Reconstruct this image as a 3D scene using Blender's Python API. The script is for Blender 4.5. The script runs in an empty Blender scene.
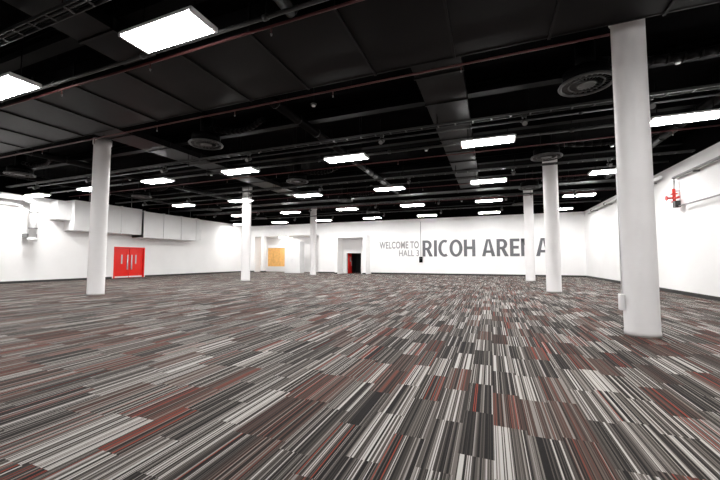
import bpy, bmesh, math, random
from mathutils import Vector, Matrix, Euler
random.seed(7)
S=bpy.context.scene
S.view_settings.view_transform='Standard'

# ---------------- materials ----------------
def mat(name,col,rough=0.6,metal=0.0,noise=0.0,nscale=3.0,bump=0.0,emit=None,estr=0.0):
    m=bpy.data.materials.new(name); m.use_nodes=True
    nt=m.node_tree; b=nt.nodes['Principled BSDF']
    b.inputs['Base Color'].default_value=(*col,1); b.inputs['Roughness'].default_value=rough
    b.inputs['Metallic'].default_value=metal
    if noise>0 or bump>0:
        tc=nt.nodes.new('ShaderNodeTexCoord'); n=nt.nodes.new('ShaderNodeTexNoise')
        n.inputs['Scale'].default_value=nscale; n.inputs['Detail'].default_value=5
        nt.links.new(tc.outputs['Object'],n.inputs['Vector'])
        if noise>0:
            r=nt.nodes.new('ShaderNodeValToRGB')
            r.color_ramp.elements[0].position=.3; r.color_ramp.elements[1].position=.7
            r.color_ramp.elements[0].color=(*[c*(1-noise) for c in col],1)
            r.color_ramp.elements[1].color=(*[min(1,c*(1+noise)) for c in col],1)
            nt.links.new(n.outputs['Fac'],r.inputs['Fac']); nt.links.new(r.outputs['Color'],b.inputs['Base Color'])
        if bump>0:
            bp=nt.nodes.new('ShaderNodeBump'); bp.inputs['Strength'].default_value=bump
            nt.links.new(n.outputs['Fac'],bp.inputs['Height']); nt.links.new(bp.outputs['Normal'],b.inputs['Normal'])
    if emit:
        b.inputs['Emission Color'].default_value=(*emit,1); b.inputs['Emission Strength'].default_value=estr
    return m
M_wall=mat('white_paint',(.88,.875,.87),.7,noise=.03,nscale=.6)
M_col=mat('column_paint',(.70,.685,.685),.5,noise=.03,nscale=1.5)
M_ceil=mat('black_ceiling',(.0010,.0009,.0010),.9,noise=.5,nscale=.9)
M_blk=mat('black_metal',(.0012,.0012,.0013),.6,noise=.3,nscale=2)
M_duct=mat('black_duct',(.0024,.0021,.0022),.42,noise=.8,nscale=.7)
M_flange=mat('duct_flange',(.008,.0075,.0075),.5,noise=.4,nscale=2)
for _m,_s in ((M_ceil,.02),(M_blk,.06),(M_duct,.08),(M_flange,.1)): _m.node_tree.nodes['Principled BSDF'].inputs['Specular IOR Level'].default_value=_s
M_dkg=mat('dark_grey_metal',(.022,.022,.022),.5)
M_trim=mat('diffuser_grey',(.045,.045,.045),.5)
M_grey=mat('galvanised',(.22,.22,.22),.4,metal=.5)
M_redpipe=mat('red_pipe',(.06,.007,.007),.5)
M_red=mat('red_door_paint',(.85,.016,.008),.3)
M_valve=mat('valve_red',(.6,.03,.02),.4)
M_lamp=mat('lamp_diffuser',(.9,.9,.9),.5,emit=(1,.985,.97),estr=84)
M_white=mat('white_gloss',(.82,.82,.82),.35)
M_wduct=mat('white_duct',(.80,.80,.80),.5,noise=.04,nscale=1)
M_text=mat('lettering_grey',(.13,.13,.14),.5)
M_text2=mat('lettering_light',(.30,.30,.30),.5)
M_skirt=mat('skirting_black',(.02,.02,.02),.5)
M_or=mat('orange_wood',(.75,.42,.13),.5,noise=.15,nscale=4)
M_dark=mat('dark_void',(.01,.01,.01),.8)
M_glass=mat('vision_glass',(.55,.6,.6),.1)
M_steel=mat('steel_handle',(.85,.85,.85),.35,metal=.2)

# carpet
def carpet():
    m=bpy.data.materials.new('striped_carpet'); m.use_nodes=True
    nt=m.node_tree; N=nt.nodes; Lk=nt.links; b=N['Principled BSDF']; b.inputs['Roughness'].default_value=.92
    b.inputs['Specular IOR Level'].default_value=.15
    tc=N.new('ShaderNodeTexCoord'); sp=N.new('ShaderNodeSeparateXYZ'); Lk.new(tc.outputs['Object'],sp.inputs[0])
    def mth(op,a,bv=None,c=None):
        n=N.new('ShaderNodeMath'); n.operation=op
        for k,v in enumerate((a,bv,c)):
            if v is None: continue
            if isinstance(v,(int,float)): n.inputs[k].default_value=v
            else: Lk.new(v,n.inputs[k])
        return n.outputs[0]
    def wn(x,y=0,z=0):
        c=N.new('ShaderNodeCombineXYZ')
        for k,v in enumerate((x,y,z)):
            if isinstance(v,(int,float)): c.inputs[k].default_value=v
            else: Lk.new(v,c.inputs[k])
        w=N.new('ShaderNodeTexWhiteNoise'); w.noise_dimensions='3D'; Lk.new(c.outputs[0],w.inputs['Vector'])
        return w
    X=mth('ADD',sp.outputs[0],100.0); Y=mth('ADD',sp.outputs[1],100.0)
    i=mth('FLOOR',mth('DIVIDE',X,.25))
    off=wn(i,3.3).outputs['Value']
    j=mth('FLOOR',mth('ADD',mth('DIVIDE',Y,.75),off))
    pw=wn(i,j,7.7)
    sc=N.new('ShaderNodeSeparateColor'); Lk.new(pw.outputs['Color'],sc.inputs[0])
    sf=mth('FLOOR',mth('DIVIDE',X,.25/32)); scs=mth('FLOOR',mth('DIVIDE',X,.25/15))
    vf=wn(sf,j,mth('MULTIPLY',i,1.37)).outputs['Value']
    vc=wn(scs,j,mth('MULTIPLY',i,2.11)).outputs['Value']
    v=mth('ADD',mth('MULTIPLY',vf,.48),mth('MULTIPLY',vc,.52))
    v2=mth('ADD',v,mth('MULTIPLY',mth('SUBTRACT',sc.outputs[0],.52),.24))
    def ramp(fac,els):
        r=N.new('ShaderNodeValToRGB'); r.color_ramp.interpolation='CONSTANT'
        cr=r.color_ramp
        cr.elements[0].position=els[0][0]; cr.elements[0].color=(*els[0][1],1)
        cr.elements[1].position=els[1][0]; cr.elements[1].color=(*els[1][1],1)
        for p,c in els[2:]:
            e=cr.elements.new(p); e.color=(*c,1)
        Lk.new(fac,r.inputs['Fac']); return r.outputs['Color']
    g=ramp(v2,[(0,(.013,.011,.011)),(.32,(.032,.028,.025)),(.44,(.068,.059,.053)),(.56,(.125,.110,.100)),(.66,(.225,.205,.19)),(.76,(.42,.40,.38))])
    rd=ramp(v2,[(0,(.018,.014,.013)),(.30,(.048,.034,.029)),(.42,(.082,.044,.035)),(.52,(.068,.050,.043)),(.57,(.135,.041,.028)),(.62,(.095,.074,.065)),(.75,(.21,.19,.175))])
    isr=mth('GREATER_THAN',sc.outputs[1],.74)
    mx=N.new('ShaderNodeMix'); mx.data_type='RGBA'
    Lk.new(isr,mx.inputs['Factor']); Lk.new(g,mx.inputs['A']); Lk.new(rd,mx.inputs['B'])
    acc=mth('MULTIPLY',mth('GREATER_THAN',vf,.93),mth('GREATER_THAN',sc.outputs[2],.68))
    mx2=N.new('ShaderNodeMix'); mx2.data_type='RGBA'
    Lk.new(acc,mx2.inputs['Factor']); Lk.new(mx.outputs['Result'],mx2.inputs['A']); mx2.inputs['B'].default_value=(.22,.04,.024,1)
    Lk.new(mx2.outputs['Result'],b.inputs['Base Color'])
    n=N.new('ShaderNodeTexNoise'); n.inputs['Scale'].default_value=250; Lk.new(tc.outputs['Object'],n.inputs['Vector'])
    bp=N.new('ShaderNodeBump'); bp.inputs['Strength'].default_value=.25; bp.inputs['Distance'].default_value=.01
    Lk.new(n.outputs['Fac'],bp.inputs['Height']); Lk.new(bp.outputs['Normal'],b.inputs['Normal'])
    return m
M_carpet=carpet()

# ---------------- mesh builder ----------------
class MB:
    def __init__(s): s.bm=bmesh.new(); s.mats=[]
    def mi(s,m):
        if m not in s.mats: s.mats.append(m)
        return s.mats.index(m)
    def box(s,x0,x1,y0,y1,z0,z1,m,bev=0):
        r=bmesh.ops.create_cube(s.bm,size=1)
        for v in r['verts']:
            v.co=Vector(((x0+x1)/2+v.co.x*(x1-x0),(y0+y1)/2+v.co.y*(y1-y0),(z0+z1)/2+v.co.z*(z1-z0)))
        fs={f for v in r['verts'] for f in v.link_faces}; k=s.mi(m)
        for f in fs: f.material_index=k
        if bev>0:
            es=list({e for f in fs for e in f.edges})
            o=bmesh.ops.bevel(s.bm,geom=es,offset=bev,segments=2,affect='EDGES',profile=.5)
            for f in o['faces']: f.material_index=k
    def cyl(s,p0,p1,r,m,seg=12,r2=None,smooth=True):
        p0=Vector(p0);p1=Vector(p1);d=p1-p0
        mt=Matrix.Translation((p0+p1)/2)@d.to_track_quat('Z','Y').to_matrix().to_4x4()
        o=bmesh.ops.create_cone(s.bm,cap_ends=True,segments=seg,radius1=r,radius2=r if r2 is None else r2,depth=d.length,matrix=mt)
        k=s.mi(m)
        for f in {f for v in o['verts'] for f in v.link_faces}:
            f.material_index=k; f.smooth=smooth and len(f.verts)==4
    def ring(s,c,R,r,m,seg=40,sec=8,flat=1.0):
        k=s.mi(m); rows=[]
        for a in range(seg):
            t=2*math.pi*a/seg; row=[]
            for b in range(sec):
                u=2*math.pi*b/sec
                row.append(s.bm.verts.new((c[0]+(R+r*math.cos(u))*math.cos(t),c[1]+(R+r*math.cos(u))*math.sin(t),c[2]+r*flat*math.sin(u))))
            rows.append(row)
        for a in range(seg):
            for b in range(sec):
                f=s.bm.faces.new((rows[a][b],rows[(a+1)%seg][b],rows[(a+1)%seg][(b+1)%sec],rows[a][(b+1)%sec])); f.material_index=k; f.smooth=True
    def tube(s,pts,r,m,seg=10):
        for a,c in zip(pts[:-1],pts[1:]): s.cyl(a,c,r,m,seg)
    def prism(s,pts,y0,y1,m):
        k=s.mi(m); A=[s.bm.verts.new((p[0],y0,p[1])) for p in pts]; B=[s.bm.verts.new((p[0],y1,p[1])) for p in pts]
        n=len(pts); fs=[s.bm.faces.new(A),s.bm.faces.new(list(reversed(B)))]
        for i in range(n): fs.append(s.bm.faces.new((A[i],B[i],B[(i+1)%n],A[(i+1)%n])))
        for f in fs: f.material_index=k
    def lathe(s,prof,m,seg=48,cx=0,cy=0):
        k=s.mi(m); rows=[]
        for r,z in prof:
            rows.append([s.bm.verts.new((cx+r*math.cos(2*math.pi*a/seg),cy+r*math.sin(2*math.pi*a/seg),z)) for a in range(seg)])
        for i in range(len(rows)-1):
            for a in range(seg):
                f=s.bm.faces.new((rows[i][a],rows[i][(a+1)%seg],rows[i+1][(a+1)%seg],rows[i+1][a])); f.material_index=k; f.smooth=True
        f=s.bm.faces.new(rows[-1]); f.material_index=k
        f=s.bm.faces.new(list(reversed(rows[0]))); f.material_index=k
    def mesh(s,name):
        bmesh.ops.recalc_face_normals(s.bm,faces=s.bm.faces[:])
        me=bpy.data.meshes.new(name); s.bm.to_mesh(me); s.bm.free()
        for m in s.mats: me.materials.append(m)
        return me
    def obj(s,name,loc=(0,0,0),parent=None):
        return put(name,s.mesh(name),loc,parent)
def put(name,me,loc=(0,0,0),parent=None):
    o=bpy.data.objects.new(name,me); S.collection.objects.link(o); o.location=loc
    if parent: o.parent=parent
    return o

XL,XR,YB,YF=-26.5,7.25,-9.0,32.0
WT=5.35
CZ=6.35
# ---------------- shell ----------------
b=MB(); b.box(XL-.3,XR+.3,YB-.3,YF+6,-.2,0,M_carpet); b.obj('floor')
b=MB(); b.box(XL-.3,XR+.3,YB-.3,YF+6,CZ,CZ+.2,M_ceil); b.obj('ceiling')
b=MB(); b.box(XR,XR+.3,YB,YF+.3,0,WT,M_wall); b.box(XR+.01,XR+.3,YB,YF+.3,WT,CZ,M_ceil); b.obj('wall_right')
DY0,DY1=16.9,19.3
b=MB()
b.box(XL-.3,XL,YB,DY0,0,WT,M_wall); b.box(XL-.3,XL,DY1,YF+.3,0,WT,M_wall); b.box(XL-.3,XL,DY0,DY1,2.4,WT,M_wall)
b.box(XL-.3,XL-.01,YB,YF+.3,WT,CZ,M_ceil); b.obj('wall_left')
b=MB(); b.box(XL-.3,XR+.3,YB-.3,YB,0,WT,M_wall); b.box(XL-.3,XR+.3,YB-.3,YB-.01,WT,CZ,M_ceil); b.obj('wall_front')
AX0,AX1=-25.6,-17.2; PX0,PX1=-13.9,-12.3
b=MB()
b.box(XL,AX0,YF,YF+.3,0,WT,M_wall); b.box(AX0,AX1,YF,YF+.3,4.1,WT,M_wall)
b.box(AX1,PX0,YF,YF+.3,0,WT,M_wall); b.box(PX0,PX1,YF,YF+.3,2.1,WT,M_wall); b.box(PX1,XR,YF,YF+.3,0,WT,M_wall)
b.box(XL,XR,YF+.01,YF+.3,WT,CZ,M_ceil)
b.obj('wall_back')
RD=YF+2.4
b=MB()
b.box(AX0-.2,AX0,YF+.3,RD,0,4.3,M_wall); b.box(AX1,AX1+.2,YF+.3,RD,0,4.3,M_wall)
b.box(AX0-.2,AX1+.2,RD,RD+.2,0,4.3,M_wall); b.box(AX0-.2,AX1+.2,YF+.3,RD,4.1,4.3,M_wall)
b.obj('wall_recess')
b=MB()
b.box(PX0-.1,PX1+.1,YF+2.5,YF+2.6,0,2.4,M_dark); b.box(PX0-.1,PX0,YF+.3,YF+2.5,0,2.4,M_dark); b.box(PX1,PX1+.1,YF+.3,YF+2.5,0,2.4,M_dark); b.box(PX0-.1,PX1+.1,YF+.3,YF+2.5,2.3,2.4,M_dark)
b.obj('wall_corridor')
b=MB(); b.box(XR-.03,XR,YB,YF,0,.14,M_skirt); b.obj('baseboard_right')
b=MB(); b.box(XL,XL+.03,YB,DY0-.1,0,.14,M_skirt); b.box(XL,XL+.03,DY1+.1,YF,0,.14,M_skirt); b.obj('baseboard_left')
b=MB(); b.box(XL,AX0,YF-.03,YF,0,.14,M_skirt); b.box(AX1,-14.6,YF-.03,YF,0,.14,M_skirt); b.box(-11.2,XR,YF-.03,YF,0,.14,M_skirt); b.obj('baseboard_back')

# portal lobby box
b=MB()
px0,px1,py=-14.6,-11.3,30.6
b.box(px0,px0+.28,py,YF-.001,0,3.9,M_wall); b.box(px1-.28,px1,py,YF-.001,0,3.9,M_wall); b.box(px0+.28,px1-.28,py,YF-.001,3.62,3.9,M_wall)
b.box(px0-.03,px0+.31,py-.03,py,0,.14,M_skirt); b.box(px1-.31,px1+.03,py-.03,py,0,.14,M_skirt)
b.obj('entrance_portal')
b=MB()
b.box(0,.06,0,.9,0.01,2.05,M_red,.01); b.box(.06,.1,.35,.6,1.2,1.7,M_glass); b.box(.06,.12,.75,.79,.8,1.3,M_steel)
b.obj('door_2',(PX0+.02,YF+.32,0))

# recess contents
b=MB()
x0=-25.4
for k in range(4):
    b.box(x0+k*.84,x0+k*.84+.82,RD-.12,RD-.04,.62,2.85,M_or)
b.box(x0-.12,x0,RD-.2,RD-.001,0,3.0,M_white); b.box(x0+3.34,x0+3.46,RD-.2,RD-.001,0,3.0,M_white); b.box(x0,x0+3.34,RD-.2,RD-.001,2.85,3.0,M_white)
b.box(x0,x0+3.34,RD-.3,RD-.02,0,.58,M_white,.01); b.box(x0-.05,x0+3.39,RD-.36,RD-.02,.58,.62,M_white)
b.obj('serving_hatch')
b=MB()
b.box(-24.65,-24.3,YF-.05,YF+.4,0,4.099,M_wall,.01); b.box(-24.68,-24.27,YF-.08,YF+.43,0,.14,M_skirt)
b.obj('trim_pier')
b=MB()
b.box(-20.8,-18.9,31.0,31.95,0,3.4,M_wduct,.02); b.box(-20.72,-19.87,30.98,31.0,.2,3.3,M_white,.01); b.box(-19.83,-18.98,30.98,31.0,.2,3.3,M_white,.01)
b.cyl((-19.95,30.95,1.2),(-19.95,30.95,1.5),.02,M_steel); b.cyl((-19.75,30.95,1.2),(-19.75,30.95,1.5),.02,M_steel)
b.obj('service_cupboard')

# red double door left
b=MB()
w=DY1-DY0
b.box(-.18,.04,0,.09,0,2.4,M_red); b.box(-.18,.04,w-.09,w,0,2.4,M_red); b.box(-.18,.04,.09,w-.09,2.3,2.4,M_red)
h=w/2
b.box(-.14,-.06,.1,h-.01,.01,2.29,M_red,.01); b.box(-.14,-.06,h+.01,w-.1,.01,2.29,M_red,.01)
b.box(-.12,-.1,.3,w-.3,.01,2.2,M_dark)
for yy in (h-.16,h+.16):
    b.cyl((0,yy,.65),(0,yy,1.8),.045,M_steel); b.cyl((-.06,yy,.8),(0,yy,.8),.02,M_steel); b.cyl((-.06,yy,1.7),(0,yy,1.7),.02,M_steel)
for yy in (h-.62,h+.48): b.box(-.065,-.05,yy,yy+.10,1.1,1.8,M_glass,.005)
for yy in (.12,h+.02): b.box(-.065,-.05,yy,yy+h-.14,.03,.14,M_steel,.004)
b.obj('door_1',(XL,DY0,0))

# ---------------- columns ----------------
def column(x,y,sock=False,r=.285):
    b=MB()
    b.lathe([(r+.006,0),(r+.006,.08),(r,.09),(r,3.0),(r,CZ-.25),(r+.03,CZ-.22),(r+.03,CZ-.001)],M_col)
    if sock:
        b.box(-r-.07,-r+.02,-.06,.06,.45,.75,M_white,.01); b.cyl((-r-.02,0,.75),(-r-.02,0,3.2),.012,M_white,8)
    b.obj('column',(x,y,0))
for x,y,s in [(2.62,7.82,True),(-14.84,8.82,False),(-15.35,18.3,False),(-15.45,27.7,False),(2.56,16.7,False),(2.48,25.0,False),(2.65,-.6,False),(-15,-.3,False)]: column(x,y,s,.268 if s else .29)

# ---------------- ceiling lights ----------------
b=MB()
b.box(-.80,.80,-.26,.26,.04,.10,M_white,.01); b.box(-.78,.78,-.24,.24,.0,.041,M_lamp)
b.box(-.83,-.78,-.27,.27,.0,.08,M_white,.005); b.box(.78,.83,-.27,.27,.0,.08,M_white,.005)
for sx in (-.6,.6):
    b.cyl((sx,0,.1),(sx,0,CZ-5.2),.012,M_blk,6)
b.box(-.12,.12,-.08,.08,.10,.17,M_blk)
me=b.mesh('ceiling_light')
for y in (-3.6,3.9,11.45,17.3,23.1,28.9):
    for x in (-25,-20,-15,-10,-5,0,5):
        if x==-25 and y in (17.3,23.1): continue
        if y<0 and x>-12 : continue
        put('ceiling_light',me,(x,y,5.2))

# ---------------- swirl diffusers ----------------
b=MB()
b.ring((0,0,0),.52,.04,M_trim,48,8,.8); b.ring((0,0,.01),.35,.018,M_trim,40,6); b.ring((0,0,0),.17,.025,M_trim,32,6)
b.cyl((0,0,-.02),(0,0,.03),.15,M_trim,32)
for k in range(24):
    t=2*math.pi*k/24; c,s_=math.cos(t),math.sin(t); t2=t+.12; c2,s2=math.cos(t2),math.sin(t2)
    vs=[b.bm.verts.new(p) for p in ((.16*c,.16*s_,.0),(.51*c,.51*s_,.0),(.51*c2,.51*s2,.03),(.16*c2,.16*s2,.03))]
    f=b.bm.faces.new(vs); f.material_index=b.mi(M_trim)
b.cyl((0,0,.05),(0,0,.30),.46,M_blk,32); b.cyl((0,0,.30),(0,0,CZ-5.4),.2,M_blk,20)
me=b.mesh('ceiling_diffuser')
for y in (2.6,8.7,14.6,20.6,26.5):
    for x in (-20.5,-9.1,2.13):
        if y==2.6 and x==2.13: continue
        put('ceiling_diffuser',me,(x,y+(.1 if (x==2.13 and y==8.7) else 0),5.4))

# ---------------- ceiling services ----------------
def duct_x(name,y0,y1,z0,z1,x0=XL+.05,x1=XR-.05,m=M_duct,step=1.5):
    b=MB(); b.box(x0,x1,y0,y1,z0,z1,m)
    x=x0+.6
    while x<x1-.1:
        b.box(x,x+.05,y0-.03,y1+.03,z0-.03,z1+.03,M_flange); x+=step
    b.box(x0,x1,y0-.01,y0+.03,z0-.01,z0+.02,M_flange); b.box(x0,x1,y1-.03,y1+.01,z0-.01,z0+.02,M_flange)
    b.obj(name)
duct_x('supply_duct',5.0,7.25,5.76,6.3,step=1.8)
duct_x('supply_duct',21.3,22.1,5.7,6.3,step=3.0)
def duct_y(name,x0,x1,z0,z1,y0,y1,m=M_duct):
    b=MB(); b.box(x0,x1,y0,y1,z0,z1,m); y=y0+.5
    while y<y1-.1:
        b.box(x0-.03,x1+.03,y,y+.05,z0-.03,z1+.01,M_flange); y+=1.5
    b.obj(name)
duct_y('extract_duct',-1.6,-.5,5.78,6.0,7.3,21.2)
duct_y('extract_duct',-12.8,-11.6,5.78,6.0,7.3,21.2)
duct_y('extract_duct',-7.6,-6.6,5.78,6.0,-8.5,4.9)
def spiral(x,y0,y1,z,r):
    b=MB(); b.cyl((x,y0,z),(x,y1,z),r,M_duct,24); y=y0+.4
    while y<y1: b.cyl((x,y,z),(x,y+.04,z),r+.02,M_flange,24); y+=1.2
    y=y0+1
    while y<y1: b.cyl((x,y,z),(x,y,CZ),.01,M_blk,6); y+=3
    b.obj('spiral_duct')
for a in ((5.9,7.35,21.2),(-17.6,7.35,21.2),(-3.2,-8,4.9),(-5.6,7.35,21.2),(-23.2,7.35,21.2)): spiral(*a,5.85,.14)
for x in (-20.5,-9.1,2.13):
    for y in (8.7,14.6,20.6):
        yy=y+(.1 if (x==2.13 and y==8.7) else 0)
        dx=2.2 if x!=2.13 else 3.4
        pts=[]
        for k in range(13):
            t=k/12; pts.append((x+.15+dx*t,yy+.25*math.sin(t*3.14),5.93-.14*math.sin(t*3.14)))
        b=MB(); b.tube(pts,.09,M_duct,12)
        for p,q in zip(pts[:-1],pts[1:]):
            b.cyl(p,(p[0]+.03,p[1],p[2]),.105,M_flange,12)
        b.obj('flexible_duct')
for y in (-6,1.2,4.2,9.7,12.8,16.9,25.4,29.6):
    b=MB(); b.box(XL,XR,y-.14,y+.14,6.02,6.05,M_blk); b.box(XL,XR,y-.02,y+.02,6.05,CZ,M_blk); b.box(XL,XR,y-.14,y+.14,CZ-.04,CZ-.005,M_blk); b.obj('roof_beam')
def track(y,z,name='cable_tray'):
    b=MB(); x0,x1=XL+1.6,XR-.1
    b.box(x0,x1,y-.10,y-.085,z,z+.06,M_dkg); b.box(x0,x1,y+.085,y+.10,z,z+.06,M_dkg)
    x=x0
    while x<x1: b.box(x,x+.04,y-.1,y+.1,z,z+.012,M_dkg); x+=.5
    x=x0+1
    while x<x1:
        b.cyl((x,y-.09,z),(x,y-.09,CZ),.008,M_blk,6); b.cyl((x,y+.09,z),(x,y+.09,CZ),.008,M_blk,6); x+=2.5
    for k in range(3): b.cyl((x0,y-.05+k*.04,z+.03),(x1,y-.05+k*.04,z+.03),.014,M_trim if k==1 else M_blk,6)
    b.obj(name)
for y,z in ((10.1,5.42),(15.9,5.42),(22.6,5.42),(27.2,5.42),(3.2,5.5)): track(y,z)
def conduit(y,z,r,m,name,x1=XR-.05):
    b=MB(); b.cyl((XL+1.5,y,z),(x1,y,z),r,m,8)
    x=XL+2
    while x<x1:
        b.cyl((x,y,z),(x,y,CZ),.008,M_blk,6); b.cyl((x-.05,y,z),(x+.05,y,z),r*1.5,m,8); x+=3
    b.obj(name)
for y,z,r in ((4.55,5.55,.035),(11.0,5.6,.03),(12.1,5.5,.045),(17.9,5.6,.035),(23.6,5.6,.035),(2.0,5.65,.05)): conduit(y,z,r,M_dkg,'electrical_conduit',XR-.05 if y>5 else 1.5)
for y,z in ((7.40,5.66),(13.8,5.66),(19.5,5.66),(24.4,5.66),(4.85,5.62)):
    xe=XR-.05 if y>8 else (1.3 if y<5 else 2.2)
    b=MB(); b.cyl((XL+.05,y,z),(xe,y,z),.024,M_redpipe,8)
    x=XL+1.2
    while x<xe-.6:
        b.cyl((x,y,z),(x,y,z-.14),.012,M_redpipe,6); b.cyl((x,y,z-.14),(x,y,z-.18),.02,M_grey,8,.012)
        b.cyl((x+.5,y,z),(x+.5,y,CZ),.007,M_blk,6); x+=3.1
    b.obj('sprinkler_pipe')
b=MB()
b.cyl((0,0,0),(0,0,.16),.02,M_blk,8); b.cyl((0,-.12,-.1),(0,.1,.02),.075,M_dkg,16,.06); b.ring((0,0,0),.09,.012,M_dkg,20,6)
b.cyl((0,-.125,-.103),(0,-.12,-.1),.065,M_grey,16)
b.box(-.06,.06,-.05,.05,.1,.19,M_dkg,.01)
me=b.mesh('spotlight')
for y in (10.1,15.9,22.6,27.2):
    for x in (-22,-17.5,-13,-8,-3.2,1.1,4.2): put('spotlight',me,(x+random.uniform(-.5,.5),y,5.23))
b=MB(); b.cyl((0,0,0),(0,0,.04),.07,M_trim,20,.085); b.cyl((0,0,-.03),(0,0,0),.05,M_white,20); b.cyl((0,0,.04),(0,0,CZ-5.8),.012,M_blk,8)
me=b.mesh('smoke_detector')
for p in ((-4.6,8.2),(-13.4,13.2),(-2.3,13.3),(-18.4,12.4),(-6.5,18.6),(-1.9,26),(4,9.3),(4.5,15.4)): put('smoke_detector',me,(p[0],p[1],5.8))

# ---------------- left wall ducts & pipes ----------------
b=MB()
b.box(0,1.1,13.6,18.2,3.35,5.35,M_wduct,.02); b.box(0,1.3,18.2,23.6,3.15,5.2,M_wduct,.02)
for y in (15.1,16.6,18.2,19.9,21.6,23.2): b.box(0,1.36 if y>18 else 1.16,y,y+.06,3.12 if y>18 else 3.31,5.38 if y<18 else 5.24,M_white)
b.box(0,.8,12.8,13.6,4.0,5.2,M_wduct,.02); b.box(0,.5,23.6,24.6,3.3,4.3,M_wduct,.02)
for y in (14.5,17.4,20.6,22.8): b.cyl((1.0,y,5.1),(1.0,y,CZ),.015,M_grey,6)
b.obj('wall_duct',(XL,0,0))
b=MB()
b.cyl((.45,11.8,2.7),(.45,11.8,4.9),.17,M_wduct,20); b.cyl((.45,11.8,2.55),(.45,11.8,2.75),.23,M_white,20); b.cyl((.45,11.8,3.3),(.45,11.8,3.36),.22,M_grey,20)
b.cyl((.45,11.8,4.3),(.45,11.8,4.36),.22,M_grey,20)
b.cyl((.45,11.8,4.9),(.45,11.2,5.12),.17,M_wduct,20); b.cyl((.45,11.3,5.12),(.45,4.0,5.12),.17,M_wduct,20); b.cyl((.45,4.1,5.12),(0,4.1,5.12),.17,M_wduct,20)
b.cyl((.01,11.8,2.9),(.45,11.8,2.9),.05,M_grey,10); b.cyl((.2,11.3,4.7),(.2,4.0,4.7),.05,M_wduct,10)
b.box(.0,.3,11.5,12.1,2.75,3.0,M_grey,.02)
for y in (5.5,8.5): b.box(0,.62,y,y+.05,4.92,4.97,M_grey)
b.obj('riser_pipe',(XL,0,0))

# ---------------- right wall sprinkler valve set ----------------
b=MB()
b.cyl((-.18,0,.0),(-.18,0,.75),.055,M_valve,14); b.cyl((-.18,0,.2),(-.18,0,.24),.11,M_valve,16); b.cyl((-.18,0,.52),(-.18,0,.56),.11,M_valve,16)
b.cyl((-.18,0,.38),(-.42,0,.38),.035,M_valve,12)
b.cyl((-.18,.0,.35),(-.18,-.35,.35),.045,M_valve,12)
b.cyl((-.42,0,.38),(-.44,0,.38),.10,M_valve,18); b.cyl((-.01,0,.1),(-.18,0,.1),.025,M_grey,8); b.cyl((-.01,0,.66),(-.18,0,.66),.025,M_grey,8)
b.box(-.3,-.12,-.36,-.12,-.05,.22,M_dkg,.02)
b.cyl((-.18,0,.75),(-.18,0,1.2),.04,M_wduct,12); b.cyl((-.18,.0,1.2),(-.18,-9,1.2),.05,M_grey,12)
b.cyl((-.18,0,.0),(-.18,-9,-.05),.03,M_grey,12)
for y in (-1.5,-3.5,-5.5): b.box(-.2,-.001,y,y+.04,1.1,1.16,M_grey)
b.obj('sprinkler_valve_set',(XR,17.3,3.55))
b=MB(); b.cyl((-.25,0,0),(-.25,12,0),.07,M_wduct,14)
for y in (1,4,7,10): b.box(-.33,-.001,y,y+.05,-.1,-.06,M_grey); b.cyl((-.25,y+.5,0),(-.25,y+.6,0),.1,M_grey,14)
b.cyl((-.25,12,0),(-.001,12,0),.07,M_wduct,14)
b.obj('wall_pipe',(XR,18.2,5.0))

# ---------------- lettering ----------------
def text(s,x0,x1,z0,z1,m,name,off,parent):
    c=bpy.data.curves.new(name,'FONT'); c.body=s; c.extrude=.02; c.offset=off; c.space_character=1.06
    o=bpy.data.objects.new('tmp',c); S.collection.objects.link(o); bpy.context.view_layer.update()
    dg=bpy.context.evaluated_depsgraph_get(); me=bpy.data.meshes.new_from_object(o.evaluated_get(dg)); bpy.data.objects.remove(o)
    xs=[v.co.x for v in me.vertices]; ys=[v.co.y for v in me.vertices]
    a,bb,c0,d=min(xs),max(xs),min(ys),max(ys)
    for v in me.vertices:
        X=x0+(v.co.x-a)/(bb-a)*(x1-x0); Z=z0+(v.co.y-c0)/(d-c0)*(z1-z0); Y=-v.co.z
        v.co=Vector((X,Y,Z))
    me.materials.clear(); me.materials.append(m)
    return put(name,me,(0,YF-.025,0),parent)
e=bpy.data.objects.new('wall_lettering',None); S.collection.objects.link(e)
T=.19
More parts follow.
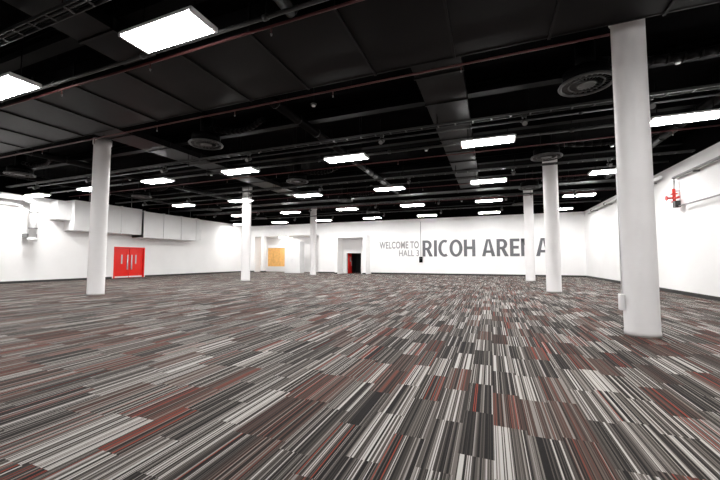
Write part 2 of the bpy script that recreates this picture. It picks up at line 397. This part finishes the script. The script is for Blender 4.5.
def bold_letters(word,X0,X1,Z0,Z1,m,name,parent):
    P=[]
    def rect(x,a,c,z0,z1): P.append([(x+a,z0),(x+c,z0),(x+c,z1),(x+a,z1)])
    def arc(x,cx,cz,ro,rz,ti,tz,a0,a1,n=20):
        for k in range(n):
            t0=math.radians(a0+(a1-a0)*k/n); t1=math.radians(a0+(a1-a0)*(k+1)/n)
            o=lambda t,rx,rr:(x+cx+rx*math.cos(t),cz+rr*math.sin(t))
            P.append([o(t0,ro,rz),o(t1,ro,rz),o(t1,ro-ti,rz-tz),o(t0,ro-ti,rz-tz)])
    x=0
    for ch in word:
        if ch==' ': x+=.30; continue
        if ch=='I': rect(x,0,T,0,1); w_=T
        elif ch=='H': w_=.68; rect(x,0,T,0,1); rect(x,w_-T,w_,0,1); rect(x,T,w_-T,.43,.59)
        elif ch=='E': w_=.52; rect(x,0,T,0,1); rect(x,T,w_,0,.155); rect(x,T,w_-.04,.43,.585); rect(x,T,w_,.845,1)
        elif ch=='N': w_=.70; rect(x,0,.17,0,1); rect(x,w_-.17,w_,0,1); P.append([(x+.0,1),(x+.20,1),(x+w_,0),(x+w_-.20,0)])
        elif ch=='A':
            w_=.76; c=w_/2
            P.append([(x,0),(x+.2,0),(x+c+.02,1),(x+c-.12,1)]); P.append([(x+w_-.2,0),(x+w_,0),(x+c+.12,1),(x+c-.02,1)]); rect(x,.16,w_-.16,.2,.345)
        elif ch=='O': w_=.80; arc(x,w_/2,.5,w_/2,.52,T+.005,.155,0,360,36)
        elif ch=='C': w_=.62; arc(x,.40,.5,.40,.52,T+.005,.155,62,298,26)
        elif ch=='R':
            w_=.66; rect(x,0,T,0,1); rect(x,T,.32,.845,1); rect(x,T,.34,.40,.545)
            arc(x,.31,.70,.29,.30,T,.155,-90,90,16); P.append([(x+.25,.42),(x+.45,.0),(x+.67,.0),(x+.44,.46)])
        x+=w_+.085
    W=x-.085; b=MB()
    for poly in P: b.prism([(X0+p[0]/W*(X1-X0),Z0+p[1]*(Z1-Z0)) for p in poly],-.02,.02,m)
    b.obj(name,(0,YF-.025,0),parent)
bold_letters('RICOH ARENA',-6.0,4.75,1.72,3.25,M_text,'letters_venue',e)
text('WELCOME TO',-10.3,-6.35,2.5,3.2,M_text2,'letters_welcome',.02,e)
text('HALL 3',-8.3,-6.35,1.75,2.35,M_text2,'letters_hall',.01,e)
b=MB(); b.box(-.16,.16,-.12,0,0,.55,M_blk,.02); b.box(-.1,.1,-.16,-.12,.3,.48,M_dkg,.01); b.cyl((0,-.06,.55),(0,-.06,3.9),.02,M_dkg,8); b.cyl((-.1,-.14,.05),(-.1,-.14,.28),.03,M_blk,10)
b.obj('wall_control_box',(-6.15,YF-.03,1.15))

b=MB(); b.box(-.6,.6,-.15,.15,.03,.1,M_white,.01); b.box(-.57,.57,-.13,.13,0,.031,M_lamp); me=b.mesh('recess_light')
put('recess_light',me,(-22.5,YF+1.3,3.999))

# ---------------- world / camera ----------------
w=bpy.data.worlds.new('world'); S.world=w; w.use_nodes=True; w.node_tree.nodes['Background'].inputs[0].default_value=(.0,.0,.0,1)
cam=bpy.data.cameras.new('camera'); co=bpy.data.objects.new('camera',cam); S.collection.objects.link(co)
cam.lens=335/720*36; cam.clip_end=200; co.location=(0,0,1.4); co.rotation_euler=(math.radians(93.4),0,math.radians(21.2))
S.camera=co
